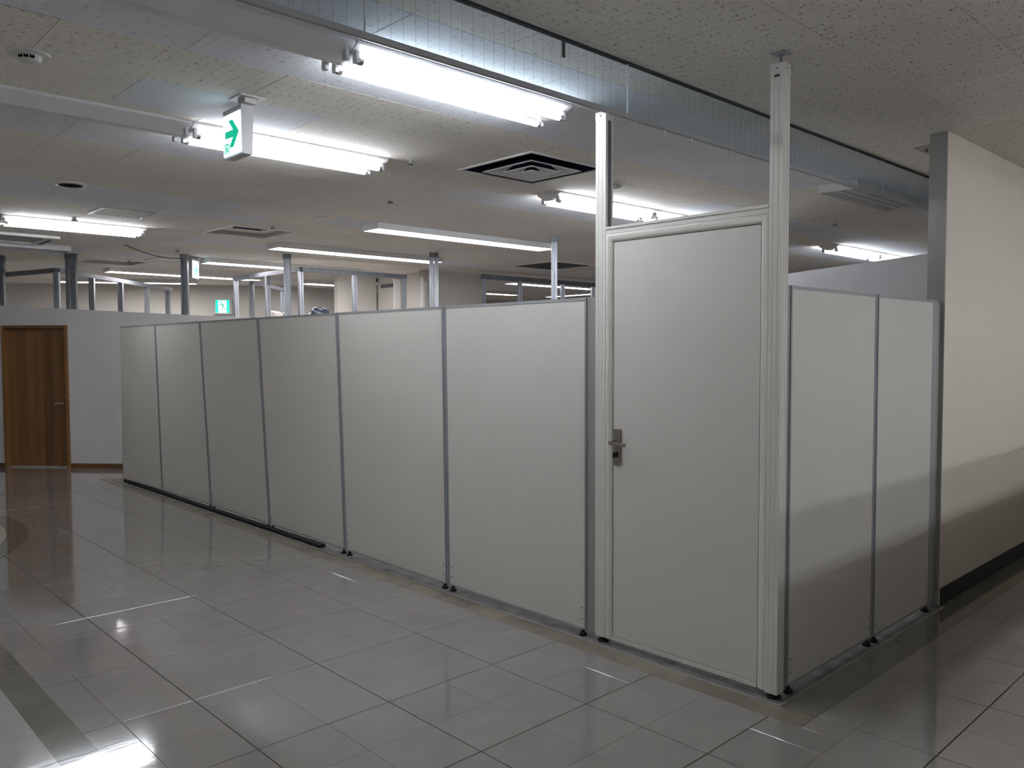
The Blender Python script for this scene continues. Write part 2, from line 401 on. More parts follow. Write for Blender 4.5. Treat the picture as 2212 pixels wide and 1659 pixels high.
# angled white wall with the wooden door
WA = Vector((-.651, 9.797, 0)); WD = Vector((.673, -.740, 0)).normalized(); WN = Vector((WD.y, -WD.x, 0))    # normal towards the open floor
def wp(s, n, z): return WA+WD*s+WN*n+Vector((0, 0, z))
def wtop(s): return 2.087-.0535*(s+.09)
D0, D1, DH = -.070, .805, 1.832
def wpoly(b, s0, s1, z0a, z0b, z1a, z1b, n0=0.0, n1=-.10):
    b.prism([wp(s0, n0, z0a), wp(s1, n0, z0b), wp(s1, n0, z1b), wp(s0, n0, z1a)], WN*(n1-n0))
b = MB(); wpoly(b, -4.5, D0+.01, 0, 0, wtop(-4.5), wtop(D0+.01)); wpoly(b, D1-.01, 3.3, 0, 0, wtop(D1-.01), wtop(3.3)); wpoly(b, D0+.01, D1-.01, DH-.01, DH-.01, wtop(D0+.01), wtop(D1-.01))
struct(b.build('wall_left', 'wall_paint', fix=True), 'white painted low wall with a wooden door in it')
for nm, s0, s1 in (('baseboard_left', -4.5, D0), ('baseboard_middle', D1, 3.3)):
    bo = struct(MB().obox(wp(s0, 0, 0), WD*(s1-s0), WN*.008, (0, 0, .062)).build(nm, 'base_wood', fix=True), 'brown wooden baseboard of the white low wall')
door = struct(link('door_1', None, None, wp((D0+D1)/2, 0, 0)), 'brown wooden plank door with a silver lever handle')
FW = .035
MB().obox(wp(D0, -.10, 0), WD*FW, WN*.125, (0, 0, DH)).build('door_jamb', 'frame_wood', door, fix=True)
MB().obox(wp(D1-FW, -.10, 0), WD*FW, WN*.125, (0, 0, DH)).build('door_jamb', 'frame_wood', door, fix=True)
MB().obox(wp(D0+FW, -.10, DH-FW), WD*(D1-D0-2*FW), WN*.125, (0, 0, FW)).build('door_head', 'frame_wood', door, fix=True)
MB().obox(wp(D0+FW, -.09, DH-FW-.03), WD*(D1-D0-2*FW), WN*.03, (0, 0, .03)).build('door_stop', 'door_wood', door, fix=True)
leaf = MB().obox(wp(D0+FW, -.095, .012), WD*(D1-D0-2*FW), WN*.026, (0, 0, DH-FW-.014)).build('door_leaf', 'door_wood', door, fix=True)
npl = 7; pw = (D1-D0-2*FW)/npl
for k in range(npl):
    MB().obox(wp(D0+FW+pw*k+.001, -.069, .014), WD*(pw-.004), WN*.006, (0, 0, DH-FW-.05)).build('plank', 'door_wood', leaf, fix=True)
MB().obox(wp(D0+FW, -.10, 0), WD*(D1-D0-2*FW), WN*.11, (0, 0, .006)).build('door_sill', 'alu_bright', door, fix=True)
hs = D1-FW-.045; hz = .835
lv = MB().cyl(wp(hs, -.063, hz), wp(hs, -.045, hz), .02, 14).build('handle_rose', 'bronze_dark', door, fix=True)
MB().cyl(wp(hs, -.045, hz), wp(hs, .0, hz), .009, 10).cyl(wp(hs, -.004, hz), wp(hs-.12, -.004, hz-.005), .010, 10).build('lever', 'alu_bright', lv, fix=True)
MB().cyl(wp(hs+.005, -.063, hz+.085), wp(hs+.005, -.048, hz+.085), .014, 12).build('deadlock', 'alu_bright', door, fix=True)
# the walls farther back and those round the rest of the hall
def wall_seg(name, a, b, z1, m, label, t=.1, z0=0.0):
    a = Vector((a[0], a[1], 0)); b = Vector((b[0], b[1], 0)); d = (b-a); n = Vector((-d.y, d.x, 0)).normalized()
    return struct(MB().obox(a+Vector((0, 0, z0)), d, n*t, (0, 0, z1-z0)).build(name, m, fix=True), label)
wall_seg('wall_back', (-3.0, 17.9), (4.78, 12.48), ZC, 'wall_beige', 'far beige wall behind the steel frames')
wall_seg('wall_back', (4.78, 12.48), (6.6, 12.80), ZC, 'wall_beige', 'far beige wall beyond the box frame')
wall_seg('wall_back', (6.6, 12.80), (15.0, 14.2), ZC, 'wall_beige', 'far wall behind the right-hand steel frame')
wall_seg('wall_middle', (4.98, 8.17), (6.02, 8.12), ZC, 'wall_beige', 'beige wall stub reaching the ceiling beside a steel frame', .12)
wall_seg('wall_middle', (4.86, 8.18), (4.90, 9.6), ZC, 'wall_beige', 'beige return of the wall stub', -.1)
wall_seg('wall_middle', (4.10, 9.62), (4.86, 9.6), ZC, 'wall_beige', 'beige wall piece behind the white pipe', .1)
wall_seg('wall_front', (-7, -7.9), (15, -7.9), ZC, 'wall_plain', 'plain wall at the near end of the hall', -.1)
wall_seg('wall_side', (-6.9, -8), (-6.9, 19), ZC, 'wall_plain', 'plain wall along the open side of the hall', .1)
wall_seg('wall_far', (14.9, -.4), (14.9, 19), ZC, 'wall_plain', 'plain wall at the far right of the hall', -.1)

# ------------------------------------------------------------------ partition panels
ZB, ZT, PT = .034, 1.783, .040
SEAM = [7.623, 6.4835, 5.3074, 4.1319, 2.9202, 1.7039, .5278]
LEAN = [.005, -.02, -.04, -.04, -.025, -.01, 0]
ORD = ['sixth', 'fifth', 'fourth', 'third', 'second', 'first']
def make_panel(root, s0, s1, fn, fwd, zt=ZT, has_bar=True, feet=True, screws=True, lscrew=True):
    """panel in local (s along the row, d depth from the front face, z); fn maps to the world"""
    def P(b, name, m, par=root, **k): b.warp(lambda p: fn(p.x, p.y, p.z)); return b.build(name, m, par, fix=True, **k)
    g = .0125; ST = .012
    a, c = s0+g, s1-g
    P(MB().box(a+ST, c-ST, .0012, PT-.001, ZB+.010, zt-.016), 'board', 'panel_white')
    P(MB().box(a, c, -.0005, PT, zt-.016, zt), 'top_rail', 'alu_grey')
    P(MB().box(a, c, .0, PT, ZB, ZB+.010), 'bottom_rail', 'alu_grey')
    P(MB().box(a, a+ST, 0, PT, ZB+.010, zt-.016), 'stile', 'alu_grey'); P(MB().box(c-ST, c, 0, PT, ZB+.010, zt-.016), 'stile', 'alu_grey')
    if has_bar:
        P(MB().box(s1-.0045, s1+.0045, .001, PT-.004, ZB-.004, zt+.001), 'joint_bar', 'alu_bar')
        P(MB().box(s1-.0118, s1-.0047, .008, PT-.006, ZB, zt-.002), 'groove_shade', 'seam_dark'); P(MB().box(s1+.0047, s1+.0118, .008, PT-.006, ZB, zt-.002), 'groove_shade', 'seam_dark')  # near-black strips stand in for the shade in the open grooves
    if screws:
        for s in ((a+ST+.017, c-ST-.017) if lscrew else (c-ST-.017,)):
            for z in (ZB+.055, ZB+.115):
                P(MB().cyl((s, .0016, z), (s, -.0008, z), .0055, 10), 'screw', 'screw')
    if feet:
        for s in (a+.028, c-.028):
            b = MB(); b.lathe((0, 0, 0), [(.021, -.0015), (.022, .012), (.012, .016), (.011, .026), (.007, .028), (.007, ZB)], 14)
            b.v = [p+Vector((s, PT/2-.008, 0)) for p in b.v]; P(b, 'levelling_foot', 'rubber', smooth=True)
for k in range(6):
    s0, s1 = SEAM[k+1], SEAM[k]; L1, L0 = LEAN[k], LEAN[k+1]
    def fn(s, d, z, s0=s0, s1=s1, L0=L0, L1=L1):
        t = (s-s0)/(s1-s0); ln = L0+(L1-L0)*t
        return (.010+d+ln*(2*(z-ZB)/(ZT-ZB)-1) if z > ZB else .010+d-ln, s, z)
    root = thing('partition_panel', (.03, (s0+s1)/2, 0), 'white partition panel, %s one from the lever-handled door in the long row' % ORD[k], 'partition', 'panels of the long partition row')
    make_panel(root, s0, s1, fn, 1, has_bar=(k > 0))
WYP = -.548
for k, (s0, s1) in enumerate(((.092, .990), (.990, 1.772))):
    def fn(s, d, z): return (s, WYP+d, z)
    root = thing('partition_panel', ((s0+s1)/2, WYP+.02, 0), ('wide white partition panel of the short wing, against the ivory corner post' if k == 0 else 'narrower white partition panel of the short wing, beside the wallpaper wall'), 'partition', 'panels of the short wing')
    make_panel(root, s0, s1, fn, -1, zt=ZT+.005, has_bar=(k == 0))
o = MB().box(-.004, .046, 3.22, 7.50, .0, .026).build('rubber_strip', 'rubber', loc=(.02, 5.4, 0), bevel=.004); tag(o, 'long black rubber strip lying under the feet of the far panels', 'rubber strip')
# grey filler posts closing the row at the door, at the corner and at the wall
o = MB().box(.018, .048, .479, .5395, ZB-.004, ZT+.002).build('filler_post', 'alu_dull', loc=(.03, .51, 0)); tag(o, 'flat grey filler strip between the long row and the door post', 'filler strip')
o = MB().box(.071, .1035, WYP+.006, WYP+.040, ZB-.004, ZT+.004).build('filler_post', 'alu_dull', loc=(.09, WYP, 0)); tag(o, 'flat grey filler strip between the corner post and the short wing', 'filler strip')
t = thing('wall_channel', (1.80, WYP, 0), 'grey metal wall channel closing the short wing at the wallpaper wall', 'filler strip')
MB().box(1.7605, 1.826, WYP+.004, WYP+.044, ZB-.01, ZT+.005).build('channel_bar', 'alu_grey', t)
MB().box(1.828, WX-.001, WYP+.012, WYP+.050, 0, ZT-.004).build('packing_strip', 'alu_dull', t)

# ------------------------------------------------------------------ ivory posts and the door between them
def grooved(b, x0, x1, y0, y1, z0, z1, n=(.30, .70), g=.0014, dp=.0009):
    """square tube with shallow vertical grooves in each face"""
    pts = []; W, H = x1-x0, y1-y0
    def side(p, q, inn):
        d = (q[0]-p[0], q[1]-p[1]); ln = math.hypot(*d); e = (d[0]/ln, d[1]/ln); pts.append(p)
        for f in n:
            for t, k in ((f*ln-g, 0), (f*ln-g, dp), (f*ln+g, dp), (f*ln+g, 0)): pts.append((p[0]+e[0]*t+inn[0]*k, p[1]+e[1]*t+inn[1]*k))
    side((x0, y0), (x1, y0), (0, 1)); side((x1, y0), (x1, y1), (-1, 0)); side((x1, y1), (x0, y1), (0, -1)); side((x0, y1), (x0, y0), (1, 0))
    return b.prism([(p[0], p[1], z0) for p in pts], (0, 0, z1-z0))
def post(y0, y1, zb, label, slot_face):
    x0, x1 = .010, .068; cx, cy = (x0+x1)/2, (y0+y1)/2
    t = thing('partition_post', (cx, cy, 0), label, 'post')
    grooved(MB(), x0, x1, y0, y1, zb, 2.678).build('shaft', 'ivory', t)
    MB().box(x0-.0015, x1+.0015, y0-.0015, y1+.0015, 2.668, 2.711).build('top_cap', 'ivory', t, bevel=.001)
    if slot_face == 'x': MB().box(x0-.0022, x0-.001, cy-.010, cy+.012, 2.655, 2.664).build('slot', 'seam_dark', t)
    else: MB().box(cx-.010, cx+.012, y0-.0024, y0+.001, 2.13, 2.665).build('slot', 'duct_grey', t)
    MB().cyl((x0-.002, cy, 2.69), (x0-.0014, cy, 2.69), .0035, 8).build('screw_hole', 'seam_dark', t); MB().cyl((cx, y0-.002, 2.69), (cx, y0-.0014, 2.69), .0035, 8).build('screw_hole', 'seam_dark', t)
    if slot_face == 'x':
        MB().cyl((cx, cy, 2.700), (cx, cy, ZC-.003), .006, 10).build('jack_bolt', 'galv_dark', t)
        MB().box(cx-.034, cx+.034, cy-.034, cy+.034, ZC-.004, ZC-.0005).build('ceiling_plate', 'galv', t)
    MB().lathe((cx, cy, 0), [(.030, -.001), (.031, .008), (.018, .014), (.012, .018), (.012, zb+.002)], 16).build('levelling_foot', 'rubber', t, smooth=True)
    return t
post(.410, .476, .028, 'tall ivory partition post between the long row and the door', 'y')
post(-.550, -.491, .022, 'tall ivory corner post with a jack bolt up to the ceiling', 'x')
dt = thing('partition_door', (.03, -.04, 0), 'white flush partition door with ivory frame and bronze lever handle', 'door')
YL, YR, ZH = .409, -.490, 2.093
b = MB(); prof = [(0, .012), (0, .002), (.004, 0), (.014, .0005), (.026, .003), (.036, .008), (.040, .014), (.040, .045), (0, .045)]
vs = []; fs = []
for o_, d_ in prof: vs += [(.010+d_, YL-o_, .028), (.010+d_, YL-o_, ZH-o_), (.010+d_, YR+o_, ZH-o_), (.010+d_, YR+o_, .028)]
for i in range(len(prof)):
    j = (i+1) % len(prof)
    for k in range(3): fs.append((4*i+k, 4*i+k+1, 4*j+k+1, 4*j+k))
b.add(vs, fs).build('frame_moulding', 'ivory', dt, smooth=True, fix=True)
hb = MB(); pr = [(0, 0), (0, .013), (.003, .013), (.003, .024), (-.002, .024), (-.002, .037), (.05, .037), (.05, 0)]
hb.prism([(.010+d_, YR, ZH+z_) for d_, z_ in pr], (0, YL-YR, 0)).build('head_rail', 'ivory', dt, fix=True)
MB().box(.016, .05, YR+.04, YL-.04, .026, .046).build('bottom_rail', 'ivory', dt)
MB().box(.030, .055, YR+.036, YL-.036, .040, ZH-.036).build('gap_shade', 'seam_dark', dt)  # near-black sheet behind the leaf puts shade into the gap round it
leaf = MB().box(.0215, .050, YR+.0415, YL-.0455, .049, ZH-.0435).build('door_leaf', 'panel_white', dt, bevel=.001)
pl = MB().box(.0135, .0225, .312, .3625, .931, 1.113).build('handle_plate', 'bronze', dt, bevel=.003)
hy, hzz = .345, 1.045
b = MB().cyl((.0135, hy, hzz), (-.030, hy, hzz), .0095, 14)
L_ = [Vector((-.030, hy+.008, hzz+.001)), Vector((-.034, hy-.02, hzz+.0)), Vector((-.034, hy-.06, hzz-.003)), Vector((-.030, hy-.098, hzz-.004))]
b.build('spindle', 'bronze_dark', pl, smooth=True, fix=True)
b = MB()
for p, q in zip(L_[:-1], L_[1:]):
    d = q-p; up = Vector((0, 0, 1)); n_ = d.cross(up).normalized()
    b.obox(p-n_*.005-up*.009, d, n_*.010, up*.018)
b.build('lever', 'bronze', pl, fix=True, bevel=.0035)
MB().cyl((.0135, .345, .986), (.004, .345, .986), .011, 16).build('key_cylinder', 'bronze_dark', pl, fix=True)
MB().box(-.006, .006, .342, .348, .968, .990).build('key', 'bronze_dark', pl)
MB().box(-.004, .0135, .330, .336, .972, .994).build('thumb_turn', 'bronze_dark', pl)

# ------------------------------------------------------------------ hanging glass smoke curtain
GZ, GY = 2.528, -.030
sc = thing('smoke_curtain', (.0, GY, ZC), 'hanging wired-glass smoke curtain with a slim white bottom rail', 'glass screen')
gx = [-1.705+1.334*k for k in range(-3, 6)]
for a, c in zip(gx[:-1], gx[1:]):
    pn = MB().box(a+.002, c-.002, GY-.003, GY+.003, GZ-.008, ZC-.022).build('glass_pane', 'curtain_glass', sc)
    wb = MB(); x = a+.05
    while x < c-.03:
        wb.box(x-.00025, x+.00025, GY-.00025, GY+.00025, GZ, ZC-.024); x += .0508
    stuff(wb.build('wire', 'duct_grey', pn))
    MB().box(c-.0015, c+.0015, GY-.0035, GY+.0035, GZ, ZC-.022).build('joint_strip', 'tape_white', sc)
MB().box(gx[0], gx[-1], GY-.009, GY+.009, GZ-.020, GZ).build('bottom_rail', 'rail_shade', sc, bevel=.0015)
MB().box(gx[0], gx[-1], GY-.012, GY+.012, ZC-.012, ZC).build('top_rail', 'alu_bright', sc)
MB().box(gx[0], gx[-1], GY-.008, GY+.008, ZC-.022, ZC-.012).build('top_gasket', 'seam_dark', sc)
tp = ony(1216, 84, GY); tq = ony(1217, 125, GY)
o = MB().box(tp.x-.010, tp.x+.009, GY-.0042, GY-.0032, tq.z, tp.z-.01).build('tape_strip', 'tape_grey', loc=(tp.x, GY-.004, tq.z)); tag(o, 'dark grey tape strip stuck on the smoke curtain glass', 'tape')
for k, (px, py, wd, hh) in enumerate(((1311, 247, .011, .024), (1374, 262, .012, .012), (1437, 283, .013, .024), (1495, 300, .011, .014), (1530, 309, .005, .012), (1583, 325, .007, .022), (1612, 335, .006, .020))):
    p = ony(px, py, GY-.004); z1 = GZ-.0202
    b = MB(); n = 4; vs = []
    for i in range(n+1):
        t = i/n; z = z1-hh*t; s = .004*math.sin(2.2*t+k)
        vs += [(p.x-wd/2+s, GY-.002-.006*t*t, z), (p.x+wd/2*(1-.4*t)+s, GY-.002-.004*t, z), (p.x+wd/2*(1-.4*t)+s, GY-.0014-.004*t, z), (p.x-wd/2+s, GY-.0014-.006*t*t, z)]
    fs = [(3, 2, 1, 0), (4*n, 4*n+1, 4*n+2, 4*n+3)]
    for i in range(n):
        for q in range(4): fs.append((4*i+q, 4*i+(q+1) % 4, 4*i+4+(q+1) % 4, 4*i+4+q))
    o = b.add(vs, fs).build('tape_scrap', 'tape_white', loc=(p.x, GY-.002, z1-hh), fix=True)
    tag(o, ('torn white tape scrap on the smoke curtain rail right above the ivory door post', 'small square tape scrap under the smoke curtain rail, first past the door post', 'largest curled tape scrap under the smoke curtain rail, second past the door post',
            'small tape scrap under the smoke curtain rail, third past the door post', 'tiny narrow tape scrap under the smoke curtain rail, fourth past the door post', 'long hooked tape scrap under the smoke curtain rail, fifth past the door post',
            'long thin tape scrap under the smoke curtain rail, the one next to the corner post')[k], 'tape', 'tape scraps under the bottom rail')

# ------------------------------------------------------------------ ceiling lamps
def batten(x0, x1, yc, label, lit=True, tubes=True, group='twin-tube batten lamps', zt=ZC):
    """inverted-V fluorescent batten: tapered housing, two side tubes and their holders"""
    t = thing('batten_lamp', ((x0+x1)/2, yc, zt), label, 'lamp', group)
    pr = [(-.123, 0), (-.123, -.014), (-.030, -.062), (.030, -.062), (.123, -.014), (.123, 0)]
    MB().prism([(x0, yc+a, zt+z) for a, z in pr], (x1-x0, 0, 0)).build('housing', 'fixture_white', t, fix=True)
    zz = zt-.066
    for s in (-1, 1):
        y = yc+s*.080
        for e, xe in ((1, x0+.022), (-1, x1-.022)):
            pts = [(-.011, .036), (.011, .036), (.016, .004), (.014, -.012), (-.014, -.012), (-.016, .004)]
            h = MB().prism([(xe-.009, y+a, zz+c) for a, c in pts], (.018, 0, 0)).build('lamp_holder', 'holder', t, fix=True, bevel=.002)
            if tubes: MB().cyl((xe+e*.009, y, zz), (xe+e*.028, y, zz), .0165, 12).build('tube_cap', 'tube_cap', h, fix=True)
        if tubes:
            MB().cyl((x0+.048, y, zz), (x1-.048, y, zz), .0162, 12, cap=False).build('tube', 'tube_lit' if lit else 'lens_off', t, smooth=True)
    return t
batten(-1.345, -.070, .690, 'lit twin-tube batten lamp just beyond the smoke curtain glass')
batten(-2.625, -1.350, .690, 'empty unlit batten housing in line behind the lamp by the smoke curtain', tubes=False, group='empty batten housings')
batten(-3.905, -2.630, .690, 'empty unlit batten housing farther along the smoke curtain', tubes=False, group='empty batten housings')
batten(-1.345, -.070, 2.300, 'lit twin-tube batten lamp behind the hanging green arrow sign')
batten(-2.625, -1.350, 2.300, 'empty unlit batten housing in line with the lamp behind the arrow sign', tubes=False, group='empty batten housings')
batten(-3.905, -2.630, 2.300, 'empty unlit batten housing in the row of the lamp behind the arrow sign', tubes=False, group='empty batten housings')
batten(-1.385, -.105, 6.500, 'lit twin-tube batten lamp by the square access hatch, nearest the wooden door')
batten(1.560, 2.835, 2.300, 'lit twin-tube batten lamp seen past the ivory door post')
batten(2.840, 4.115, 2.300, 'lit twin-tube batten lamp whose end shows over the door head rail')
q = onz(1819, 529, ZC-.014).x
batten(q, q+1.275, 2.300, 'lit twin-tube batten lamp over the white slanting partition behind the short wing')
batten(q+1.28, q+2.555, 2.300, 'lit twin-tube batten lamp cut off by the slanting partition top')
def boxlamp(x0, x1, y0, y1, label, lit=True, ang=None, group='surface box lamps', h=.062, cat='lamp'):
    cx, cy = (x0+x1)/2, (y0+y1)/2
    t = thing('box_lamp', (cx, cy, ZC), label, cat, group)
    def R(b):
        if ang is None: return b
        c, s = math.cos(ang), math.sin(ang)
        return b.warp(lambda p: (cx+(p.x-cx)*c-(p.y-cy)*s, cy+(p.x-cx)*s+(p.y-cy)*c, p.z))
    e = .012; z0 = ZC-h
    b = MB().box(x0, x1, y0, y0+e, z0, ZC-.001).box(x0, x1, y1-e, y1, z0, ZC-.001).box(x0, x0+e, y0+e, y1-e, z0, ZC-.001).box(x1-e, x1, y0+e, y1-e, z0, ZC-.001).box(x0+e, x1-e, y0+e, y1-e, ZC-.012, ZC-.001)
    R(b).build('housing', 'fixture_white', t)
    if lit: R(MB().box(x0+e, x1-e, y0+e, y1-e, z0+.006, z0+.010)).build('lens', 'lens_lit', t)
    else:
        for k in (1, 2, 3):
            yy = y0+(y1-y0)*k/4
            R(MB().prism([(x0+e, yy-.03, ZC-.013), (x0+e, yy, z0+.02), (x0+e, yy+.03, ZC-.013)], (x1-x0-2*e, 0, 0))).build('reflector', 'fixture_white', t, fix=True)
        for k in (1.5, 2.5):
            yy = y0+(y1-y0)*k/4
            R(MB().cyl((x0+e, yy, z0+.035), (x1-e, yy, z0+.035), .014, 10)).build('dead_tube', 'lens_off', t, smooth=True)
    return t
boxlamp(2.86, 4.12, .385, .690, 'unlit open white box lamp with dead tubes above the slanting partition', lit=False, group='unlit box lamps')
boxlamp(1.41, 3.93, 4.47, 4.75, 'lit white box lamp, the first beyond the square cone diffuser')
boxlamp(1.41, 3.86, 6.50, 6.78, 'lit white box lamp running up to the doubled steel stud')
boxlamp(1.49, 3.96, 8.60, 8.88, 'lit white box lamp seen through the boxed steel frame')
boxlamp(.93, 3.38, 10.85, 11.13, 'lit white box lamp below the small far arrow sign')
boxlamp(.75, 3.05, 12.85, 13.10, 'lit white box lamp along the far beige wall behind the stud frame', ang=-.52)
boxlamp(4.30, 5.60, 10.95, 11.23, 'lit white box lamp at the back of the boxed steel frame')
boxlamp(7.05, 9.35, 8.45, 8.72, 'lit white box lamp behind the right-hand stud frame')
boxlamp(8.3, 9.45, 10.8, 11.05, 'far lit white box lamp low in the right-hand stud frame')
boxlamp(9.7, 11.2, 10.05, 10.25, 'far lit white box lamp lying crosswise behind the plain steel stud', ang=1.55)
boxlamp(-1.75, -.235, 8.50, 8.76, 'unlit white box lamp end beside the ceiling cassette unit', lit=False, group='unlit box lamps')
# unseen lamps: added fill on the open side; inferred corridor rows, extended for brightness
batten(-6.2, -4.925, .690, 'added twin-tube fill lamp, out of view over the open side of the hall, in the smoke curtain row', group='added fill lamps')
batten(-6.2, -4.925, 3.90, 'added twin-tube fill lamp, out of view over the open side of the hall, middle row', group='added fill lamps')
batten(-6.2, -4.925, -3.20, 'added twin-tube fill lamp, out of view over the open side of the hall, near the end wall', group='added fill lamps')
for k in range(5):
    for y, nm in ((-5.05, 'nearer the counter'), (-6.55, 'nearer the end wall')):
        batten(-.3+1.3*k, .975+1.3*k, y, 'lit twin-tube corridor lamp %s, number %s along its row' % (nm, ('one', 'two', 'three', 'four', 'five')[k]), group='corridor lamps')
o = MB().box(-1.9, 7.5, -2.62, -2.30, 0, 1.36).build('occluder', 'wall_plain', loc=(2.8, -2.46, 0), bevel=.01); tag(o, 'long plain unseen added counter across the corridor from the short wing', 'occluder')  # unseen block added where the wing's stepped shadow implies one, sized to cast it

# ------------------------------------------------------------------ ceiling equipment
def sq(b, cx, cy, r0, r1, z0, z1):     # square ring, half sizes r0 (inner) r1 (outer)
    b.box(cx-r1, cx+r1, cy-r1, cy-r0, z0, z1).box(cx-r1, cx+r1, cy+r0, cy+r1, z0, z1)
    return b.box(cx-r1, cx-r0, cy-r0, cy+r0, z0, z1).box(cx+r0, cx+r1, cy-r0, cy+r0, z0, z1)
def cone(b, cx, cy, ra, za, rb, zb, t=.003):   # square hollow frustum
    vs = []; c4 = ((-1, -1), (1, -1), (1, 1), (-1, 1))
    for r, z in ((ra, za), (rb, zb), (rb+t, zb), (ra+t, za)):
        vs += [(cx+r*i, cy+r*j, z) for i, j in c4]
    fs = []
    for k in range(4):
        for i in range(4): fs.append((4*k+i, 4*k+(i+1) % 4, 4*((k+1) % 4)+(i+1) % 4, 4*((k+1) % 4)+i))
    return b.add(vs, fs)
def wellbox(b, cx, cy, r, z0, z1):
    b.box(cx-r, cx+r, cy-r, cy+r, z1-.004, z1)
    return sq(b, cx, cy, r-.004, r, z0, z1)
cx, cy = .835, 1.765; R_ = .365
dtg = thing('ceiling_diffuser', (cx, cy, ZC), 'square white cone diffuser with nested frames in the ceiling', 'vent')
sq(MB(), cx, cy, R_-.022, R_, ZC-.010, ZC).build('outer_frame', 'vent_white', dtg, bevel=.002)
wellbox(MB(), cx, cy, .343, ZC-.001, ZC+.18).build('duct_throat', 'duct_dark', dtg, fix=True)
for r, k, z0, z1 in ((.230, .66, ZC-.018, ZC+.060), (.126, .55, ZC-.020, ZC+.035), (.038, .45, ZC-.022, ZC+.005)):
    b = cone(MB(), cx, cy, r, z0, r*k, z1); sq(b, cx, cy, r-.002, r+.012, z0-.004, z0)
    rg = b.build('cone_ring', 'vent_white', dtg, fix=True)
    cone(MB(), cx, cy, r+.0035, z0+.001, r*k+.0035, z1).build('cone_shade', 'duct_dark', rg, fix=True)  # dark shell added behind each cone, duct shade put into its colour
MB().box(cx-.020, cx+.020, cy-.020, cy+.020, ZC-.028, ZC-.024).build('centre_cap', 'vent_white', dtg)
def cassette_vent(cx, cy, r, label, grp='slotted ceiling vents'):
    t = thing('ceiling_vent', (cx, cy, ZC), label, 'vent', grp)
    sq(MB(), cx, cy, r-.020, r, ZC-.009, ZC).build('frame', 'vent_white', t)
    wellbox(MB(), cx, cy, r-.020, ZC-.001, ZC+.11).build('recess', 'vent_panel', t, fix=True)
    MB().box(cx-r+.03, cx+r-.03, cy-r+.03, cy+r-.03, ZC+.040, ZC+.044).build('back_plate', 'vent_white', t)
    for k in range(4):
        y = cy-r*.62+k*.085; x = r*(.62-.06*k)
        MB().box(cx-x, cx+x, y, y+.042, ZC+.034, ZC+.040).build('slot', 'duct_dark', t)
    return t
cassette_vent(.800, 5.96, .355, 'square slotted ceiling vent by the first box lamp')
cassette_vent(.735, 10.05, .365, 'square slotted ceiling vent near the wooden door wall studs')
def grille(cx, cy, r, label):
    t = thing('ceiling_grille', (cx, cy, ZC), label, 'vent', 'dark square ceiling grilles')
    sq(MB(), cx, cy, r-.03, r, ZC-.010, ZC).build('frame', 'vent_white', t)
    g = MB().box(cx-r+.03, cx+r-.03, cy-r+.03, cy+r-.03, ZC-.003, ZC-.0005).build('backing', 'duct_grey', t)
    n = 14
    for k in range(n):
        y = cy-r+.04+(2*r-.08)*k/(n-1)
        MB().box(cx-r+.03, cx+r-.03, y-.004, y+.004, ZC-.008, ZC-.003).build('slat', 'vent_grille', t)
    return t
grille(5.72, 6.22, .45, 'dark square ceiling grille behind the plain steel stud')
grille(5.05, 10.2, .45, 'dark square ceiling grille over the boxed steel frame')
def hatch(x0, x1, y0, y1, label):
    t = thing('access_hatch', ((x0+x1)/2, (y0+y1)/2, ZC), label, 'hatch', 'ceiling access hatches')
    MB().box(x0, x1, y0, y0+.012, ZC-.006, ZC).box(x0, x1, y1-.012, y1, ZC-.006, ZC).box(x0, x0+.022, y0+.012, y1-.012, ZC-.006, ZC).box(x1-.022, x1, y0+.012, y1-.012, ZC-.006, ZC).build('frame', 'alu_grey', t)
    MB().box(x0+.026, x1-.026, y0+.016, y1-.016, ZC-.004, ZC-.0005).build('lid', 'board_old', t)
    MB().cyl(((x0+x1)/2+.1, y1-.05, ZC-.004), ((x0+x1)/2+.1, y1-.05, ZC-.007), .009, 10).build('lock', 'joint_dark', t, fix=True)
hatch(-.835, -.375, 5.38, 5.80, 'square framed access hatch next to a lit batten lamp')
hatch(.95, 1.38, 9.02, 9.50, 'small framed access hatch behind the cabled steel stud')
c = onz(152, 397, ZC)
t = thing('round_vent', (c.x, c.y, ZC), 'round cream ceiling ring with a dark open hole', 'vent')
MB().lathe((c.x, c.y, ZC), [(.112, 0), (.108, -.010), (.086, -.014), (.080, -.004), (.080, -.0005)], 36).build('ring', 'detector', t, smooth=True, fix=True)
MB().lathe((c.x, c.y, ZC), [(.079, -.0145), (.079, -.0135)], 32).build('hole', 'black', t, fix=True)
c = onz(62, 116, ZC)
t = thing('smoke_detector', (c.x, c.y, ZC), 'white domed smoke detector on the ceiling by the empty batten housings', 'detector')
MB().lathe((c.x, c.y, ZC), [(.082, 0), (.080, -.006), (.055, -.009), (.052, -.010)], 32).build('base', 'detector', t, smooth=True, fix=True)
MB().lathe((c.x, c.y, ZC-.010), [(.048, 0), (.047, -.010), (.040, -.022), (.026, -.028), (.008, -.030)], 28).build('dome', 'detector', t, smooth=True, fix=True)
for a in (3.75, 4.25, 4.75):
    b = MB(); dv = Vector((math.cos(a), math.sin(a), 0)); tv = Vector((-dv.y, dv.x, 0)); o_ = Vector((c.x, c.y, ZC-.027))+dv*.041
    b.obox(o_-tv*.009, tv*.018, Vector((0, 0, .013)), dv*.006); b.build('sensor_slot', 'black', t, fix=True)
